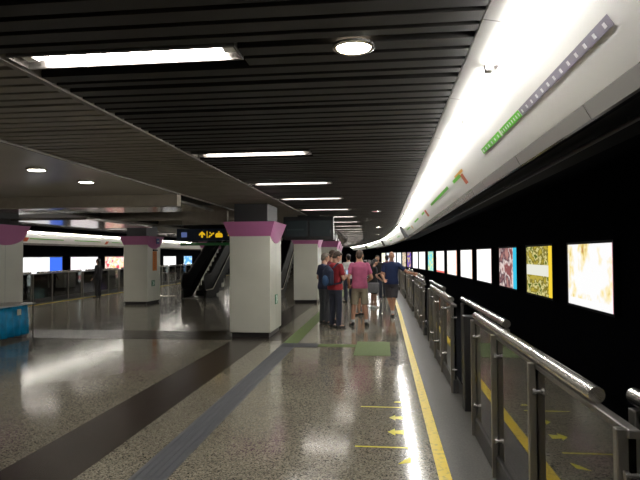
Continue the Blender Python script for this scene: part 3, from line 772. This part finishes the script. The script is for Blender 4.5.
# ------------------------------------------------------------------ people
SKIN = mat('skin', (.5, .29, .2), .5, var=.06, vscale=20)
SKIN2 = mat('skin_tan', (.52, .27, .17), .5, var=.06, vscale=20)
EYE = mat('eye_white', (.7, .7, .68), .25); PUP = mat('pupil', (.02, .015, .01), .2); LIP = mat('lips', (.4, .15, .12), .5)
def cloth(name, c): return mat(name, c, .85, var=.12, vscale=14, bump=.25, bscale=40)
def person(label, x, y, rz, H, skin, shirt, legs, hair, shoes, arms=None, stance=None, head=(0, 0), lean=0, belly=0, longhair=False, bald=False, sleeve='short', bottom='long', voxel=.008, female=False, group=None, socks=None):
    t = thing('person', label, 'person', (x, y, 0), rz, group)
    k = H / 1.75
    t.scale = (k, k, k)
    sh = .175 if female else .195
    A = dict(L=((-.25, -.03, 1.14), (-.27, .1, .9)), R=((.25, -.03, 1.14), (.27, .1, .9)))      # elbow, wrist
    A.update(arms or {})
    ST = dict(L=((-.105, .02, .49), (-.11, -.01, .08), -.12), R=((.105, .02, .49), (.11, -.01, .08), .12))  # knee, ankle, toe-out
    ST.update(stance or {})
    def ly(z): return lean * max(0, z - .9)
    def tors(pad=0., zlo=.82, zhi=1.6):
        base = [(.80, .15, .105), (.87, .168, .12), (.95, .168, .122), (1.05, .15 + belly * .3, .11 + belly), (1.15, .152 + belly * .3, .112 + belly * .8), (1.27, .172, .12),
                (1.37, sh * .95, .112), (1.435, sh * .82, .09), (1.475, .085, .068), (1.53, .056, .056), (1.6, .054, .056)]
        return [(0, ly(z) + belly * .4 * (1 if 1 < z < 1.2 else 0), z, rx + pad, ry + pad) for z, rx, ry in base if zlo <= z <= zhi]
    hp = Vector((0, ly(1.52), 1.52))
    HR = Matrix.Rotation(head[0], 3, 'Z') @ Matrix.Rotation(-head[1], 3, 'X')
    def hd(p): return hp + HR @ (Vector(p) - Vector((0, 0, 1.52)))
    shoulder = {s: Vector(((-1 if s == 'L' else 1) * (sh - .02), ly(1.41), 1.41)) for s in 'LR'}
    # body: one continuous surface
    b = MB(); b.rings(tors())
    b.ell(hd((0, .012, 1.655)), (.076, .096, .108), HR); b.ell(hd((0, .035, 1.592)), (.056, .066, .062), HR); b.ell(hd((0, .06, 1.56)), (.034, .04, .026), HR)
    b.ell(hd((0, .112, 1.625)), (.015, .02, .026), HR); b.ell(hd((0, .09, 1.668)), (.052, .018, .016), HR)
    for s_ in (-1, 1): b.ell(hd((s_ * .077, .0, 1.632)), (.012, .022, .033), HR)
    b.limb([hp + Vector((0, -.005, -.05)), hd((0, .0, 1.6))], [.056, .054])
    for s in 'LR':
        g = -1 if s == 'L' else 1
        el, wr = Vector(A[s][0]), Vector(A[s][1])
        sp = shoulder[s]
        b.limb([sp, sp.lerp(el, .45), el, el.lerp(wr, .35), wr], [.056, .048, .038, .041, .026])
        d = (wr - el).normalized(); sd = d.cross(Vector((0, 1, 0.2)) if abs(d.y) < .8 else Vector((0, 0, 1))).normalized(); nm = sd.cross(d).normalized()
        if nm.y < 0 and abs(d.y) < .8: nm = -nm
        elif abs(d.y) >= .8 and nm.z < 0: nm = -nm
        R_ = Matrix((sd, nm, d)).transposed()
        b.ell(wr + d * .05, (.041, .019, .055), R_)
        for i, (off, ln) in enumerate(((-.031, .062), (-.0105, .076), (.0105, .08), (.031, .07))):
            p0 = wr + d * .085 + sd * off; p1 = p0 + d * ln * .5 + nm * .008; p2 = p1 + (d * .7 + nm * .7).normalized() * ln * .5
            b.limb([p0, p1, p2], [.0098, .009, .0078], 8)
        ts = sd * (1 if (sd.x * -g) > 0 else -1)
        p0 = wr + d * .03 + ts * .03; p1 = p0 + (d * .6 + ts * .7 + nm * .3).normalized() * .04; p2 = p1 + (d + nm * .4).normalized() * .034
        b.limb([p0, p1, p2], [.013, .011, .009], 8)
        kn, an, toe = Vector(ST[s][0]), Vector(ST[s][1]), ST[s][2]
        hip = Vector((g * .095, 0, .88))
        b.limb([hip, hip.lerp(kn, .5), kn, kn.lerp(an, .3) + Vector((0, -.012, 0)), kn.lerp(an, .65), an], [.09, .075, .055, .057, .043, .036])
        RT = Matrix.Rotation(-toe, 3, 'Z')
        b.ell(an + RT @ Vector((0, .06, -.035)), (.038, .1, .03), RT)
    b.build('body', skin, t, remesh=voxel, it=2)
    # shirt
    c = MB(); zl = .84 if not female else .86
    c.rings([(r[0], r[1], r[2], r[3] + (.024 if r[2] < 1 else .016), r[4] + (.026 if r[2] < 1 else .016)) for r in tors(0, zl, 1.476)])
    for s in 'LR':
        el, wr = Vector(A[s][0]), Vector(A[s][1]); sp = shoulder[s]
        if sleeve == 'long': c.limb([sp, el, el.lerp(wr, .93)], [.068, .055, .04])
        else:
            e = sp.lerp(el, .72); c.limb([sp + Vector((0, 0, .0)), sp.lerp(el, .4)], [.068, .064]); c.cone(sp.lerp(el, .3), e, .066, .064, 14)
    c.rings([(0, ly(1.46), 1.455, .085, .075), (0, ly(1.5), 1.5, .066, .066)])
    so = c.build('shirt', shirt, t, remesh=.012, it=5)
    # trousers or shorts
    c = MB(); c.rings([(0, 0, .79, .15, .115), (0, 0, .86, .178, .132), (0, 0, .95, .178, .134), (0, ly(1.0), 1.0, .168, .125)])
    for s in 'LR':
        g = -1 if s == 'L' else 1
        kn, an = Vector(ST[s][0]), Vector(ST[s][1]); hip = Vector((g * .09, 0, .85))
        if bottom == 'long':
            c.limb([hip, kn], [.1, .075]); c.cone(kn, an + Vector((0, 0, -.015)), .075, .062, 14)
        else:
            c.limb([hip, hip.lerp(kn, .5)], [.105, .098]); c.cone(hip.lerp(kn, .4), hip.lerp(kn, .97), .099, .094, 16)
    c.build('trousers' if bottom == 'long' else 'shorts', legs, t, remesh=.012, it=5)
    for s in 'LR':
        an, toe = Vector(ST[s][1]), ST[s][2]; RT = Matrix.Rotation(-toe, 3, 'Z'); c = MB()
        zb = an.z - .08
        c.ell(an + RT @ Vector((0, -.02, -.035)), (.042, .055, .055), RT); c.ell(an + RT @ Vector((0, .06, -.05)), (.044, .09, .042), RT); c.ell(an + RT @ Vector((0, .12, -.055)), (.046, .07, .034), RT)
        c.v = [Vector((p.x, p.y, max(p.z, zb + .001))) for p in c.v]
        c.build('shoe', shoes, t, remesh=.009, it=2)
        if socks:
            c = MB(); kn = Vector(ST[s][0]); c.cone(an + Vector((0, 0, -.02)), an.lerp(kn, .18), .041, .043, 14); c.build('sock', socks, t)
    if not bald:
        c = MB(); c.ell(hd((0, -.014, 1.678)), (.085, .1, .1), HR)
        c.ell(hd((0, -.045, 1.63)), (.074, .064, .085), HR)
        c.ell(hd((.02, .045, 1.735)), (.05, .05, .03), HR)
        if longhair: c.ell(hd((0, -.07, 1.52)), (.085, .05, .17), HR)
        c.build('hair', hair, t, remesh=.01, it=2)
    for s_ in (-1, 1):
        c = MB(); c.ell(hd((s_ * .031, .094, 1.648)), (.0125, .009, .008), HR); e = c.build('eye', EYE, t, smooth=True)
        c = MB(); c.ell(hd((s_ * .031, .1015, 1.648)), (.0055, .003, .0055), HR); c.build('pupil', PUP, e)
        c = MB(); c.ell(hd((s_ * .032, .1, 1.674)), (.02, .008, .004), HR); c.build('eyebrow', hair if not bald else mat('grey_brow', (.25, .2, .16), .8), t)
    c = MB(); c.ell(hd((0, .1, 1.585)), (.022, .008, .006), HR); c.build('mouth', LIP, t)
    return t, so, k
BROWN = mat('hair_brown', (.05, .03, .02), .6, var=.3, vscale=60); BLK = mat('hair_black', (.012, .01, .01), .5, var=.3, vscale=60); GREYH = mat('hair_greying', (.13, .11, .09), .6, var=.3, vscale=60)
JEANS = cloth('dark_jeans', (.022, .026, .045)); GJEANS = cloth('grey_jeans', (.06, .065, .075)); KHAKI = cloth('khaki_cotton', (.27, .235, .165))
REDS = cloth('red_shirt', (.25, .012, .02)); NAVYS = cloth('navy_shirt', (.018, .025, .06)); PINKS = cloth('pink_polo', (.43, .1, .2)); BLUEP = cloth('blue_polo', (.009, .02, .075))
DSH = cloth('charcoal_shorts', (.045, .042, .05)); BLKC = cloth('black_cloth', (.012, .012, .014)); WHT = cloth('white_shirt', (.55, .55, .55)); GREYC = cloth('grey_cloth', (.15, .15, .16)); DRED = cloth('dark_red_shirt', (.2, .015, .025))
SHB = mat('black_shoe', (.015, .015, .016), .5); SHG = mat('grey_shoe', (.1, .1, .1), .6); SOCK = mat('white_sock', (.6, .6, .6), .8); SHW = mat('white_shoe', (.6, .6, .58), .6)
R = math.radians
# red shirt, backpack, looking down at a phone
rp = (-1.1, 12.7)
person('person in red T-shirt and dark jeans wearing a backpack, head bowed over a phone', rp[0], rp[1], R(-40), 1.73, SKIN, REDS, JEANS, BROWN, SHB,
       arms=dict(L=((-.24, .04, 1.13), (-.09, .27, 1.2)), R=((.25, .02, 1.12), (.08, .26, 1.16))), head=(R(-25), R(26)), stance=dict(L=((-.1, .03, .49), (-.12, .0, .08), -.1), R=((.1, .02, .49), (.12, -.02, .08), .25)))
def place(p0, rz, k, p):
    c, s_ = math.cos(rz), math.sin(rz); return (p0[0] + k * (p[0] * c - p[1] * s_), p0[1] + k * (p[0] * s_ + p[1] * c), k * p[2])
ph = thing('phone', 'dark phone held by the person in the red shirt', 'phone', place(rp, R(-40), .99, (0.0, .40, 1.24)), R(-40))
MB().bbox(-.037, .037, -.006, .006, -.075, .075, .004).build('phone_case', RUBBER, ph); MB().box(-.033, .033, -.0075, -.0055, -.07, .07).build('screen', emit('phone_glow', (.6, .75, 1), .5), ph)
bp = thing('backpack', 'navy blue backpack on the back of the person in red', 'backpack', place(rp, R(-40), .99, (0, -.15, 0)), R(-40))
NB = cloth('navy_canvas', (.015, .022, .05)); BB = cloth('blue_canvas', (.03, .075, .17))
c = MB(); c.ell((0, -.07, 1.18), (.15, .1, .23)); c.bbox(-.14, .14, -.14, -.005, .97, 1.32, .04); c.build('bag_body', NB, bp, remesh=.012)
c = MB(); c.ell((0, -.165, 1.08), (.1, .045, .12)); c.build('front_pocket', BB, bp, smooth=True)
for s_ in (-1, 1):
    c = MB(); c.limb([(s_ * .11, -.02, 1.36), (s_ * .12, .12, 1.46), (s_ * .125, .27, 1.36), (s_ * .15, .28, 1.15), (s_ * .19, .14, 1.02), (s_ * .14, -.01, 1.0)], [.018] * 6, 8); c.build('strap', NB, bp)
person('person with greying hair in a navy T-shirt, leftmost of the waiting group', -1.42, 13.4, R(-50), 1.69, SKIN, NAVYS, GJEANS, GREYH, SHB,
       arms=dict(L=((-.25, -.02, 1.14), (-.2, .16, .98)), R=((.25, -.04, 1.14), (.25, .1, .92))), head=(R(-10), R(12)))
person('person in a dark red shirt mostly hidden behind the backpack wearer', -1.3, 14.0, R(-70), 1.76, SKIN, DRED, JEANS, BROWN, SHB, head=(R(-5), R(15)))
person('person in pink polo shirt and khaki shorts seen from behind', -.56, 13.1, R(6), 1.75, SKIN2, PINKS, KHAKI, BROWN, SHB, belly=.02,
       arms=dict(L=((-.27, -.07, 1.13), (-.24, .12, .94)), R=((.28, -.02, 1.12), (.19, .22, 1.02))), head=(R(-15), R(8)), bottom='short',
       stance=dict(L=((-.13, .02, .49), (-.17, .0, .08), -.25), R=((.12, .02, .49), (.15, -.02, .08), .2)), socks=SOCK)
# bald man leaning on the gate
person('bald person in navy polo shirt and dark shorts leaning on the gate, ankles crossed', .21, 15.25, R(182), 1.72, SKIN2, BLUEP, DSH, BROWN, SHB, bald=True, bottom='short', belly=.012,
       arms=dict(L=((-.42, .02, 1.2), (-.56, .06, 1.17)), R=((.27, .02, 1.13), (.2, .2, 1.0))), head=(R(6), R(2)),
       stance=dict(L=((-.06, .04, .49), (-.01, .08, .08), -.1), R=((.07, .0, .49), (-.03, -.1, .08), .25)), socks=SOCK)
person('person in grey T-shirt and dark shorts half hidden beyond the pink polo', -.62, 15.35, R(60), 1.70, SKIN2, GREYC, DSH, BLK, SHB, bottom='short', head=(R(10), R(10)))
person('dark-haired person in black with bowed head beside the grey bag', -.32, 17.6, R(-60), 1.52, SKIN, BLKC, BLKC, BLK, SHW, longhair=True, female=True, head=(R(0), R(30)), bottom='short',
       arms=dict(L=((-.23, .02, 1.13), (-.1, .24, 1.2)), R=((.24, .0, 1.13), (.2, .2, 1.0))), voxel=.01)
hb = thing('handbag', 'grey shoulder bag hanging beside the bowed dark-haired person', 'bag', (-.33, 17.2, 0))
c = MB(); c.bbox(-.19, .19, -.06, .06, .48, .8, .03); c.build('bag_body', GREYC, hb)
for s_ in (-1, 1):
    c = MB(); c.limb([(-.12, s_ * .03, .79), (-.08, s_ * .03, .97), (.08, s_ * .03, .97), (.12, s_ * .03, .79)], [.009] * 4, 6); c.build('handle', BLKC, hb)
person('small dark-haired person in black behind the bald person\'s shoulder, viewer\'s left', -.22, 20.5, R(170), 1.62, SKIN, BLKC, JEANS, BLK, SHB, voxel=.012, head=(R(0), R(5)))
person('small person in a faded red top right behind the bald person', .12, 22.0, R(20), 1.62, SKIN, DRED, JEANS, BLK, SHB, voxel=.012)
person('distant person in a white shirt between the red and pink shirts', -1.22, 19.5, R(30), 1.66, SKIN, WHT, JEANS, BLK, SHB, voxel=.012)
person('distant dark-clothed person just right of the white shirt', -.95, 23.5, R(0), 1.68, SKIN, BLKC, BLKC, BLK, SHB, voxel=.012)
person('dark-clothed long-haired person standing by the left platform gate', -11.3, 21.2, R(85), 1.55, SKIN, BLKC, BLKC, BLK, SHB, sleeve='long', longhair=True, female=True, voxel=.012)

# ------------------------------------------------------------------ world, camera
w = bpy.data.worlds.new('World'); S.world = w; w.use_nodes = True
bg = w.node_tree.nodes['Background']; bg.inputs[0].default_value = (.6, .6, .65, 1); bg.inputs[1].default_value = .01
cam = bpy.data.cameras.new('camera'); co = bpy.data.objects.new('camera', cam); COL.objects.link(co)
cam.sensor_fit = 'HORIZONTAL'; cam.sensor_width = 36; cam.lens = 36 * 560 / 640; cam.clip_start = .05; cam.clip_end = 300
yaw, pit, rol = R(6.464), R(1.5447), R(-.3387)
f_ = Vector((-math.sin(yaw) * math.cos(pit), math.cos(yaw) * math.cos(pit), math.sin(pit))); r_ = Vector((math.cos(yaw), math.sin(yaw), 0)); u_ = r_.cross(f_)
r2 = r_ * math.cos(rol) + u_ * math.sin(rol); u2 = -r_ * math.sin(rol) + u_ * math.cos(rol)
M = Matrix((r2, u2, -f_)).transposed().to_4x4(); M.translation = Vector((0, 0, 1.65)); co.matrix_world = M
S.camera = co
S.view_settings.view_transform = 'Standard'; S.view_settings.look = 'None'; S.view_settings.exposure = .68; S.view_settings.gamma = 1
S.view_settings.use_curve_mapping = False
S.cycles.use_denoising = True
S.cycles.max_bounces = 8; S.cycles.diffuse_bounces = 4; S.cycles.glossy_bounces = 4; S.cycles.transparent_max_bounces = 24
S.cycles.sample_clamp_indirect = 4
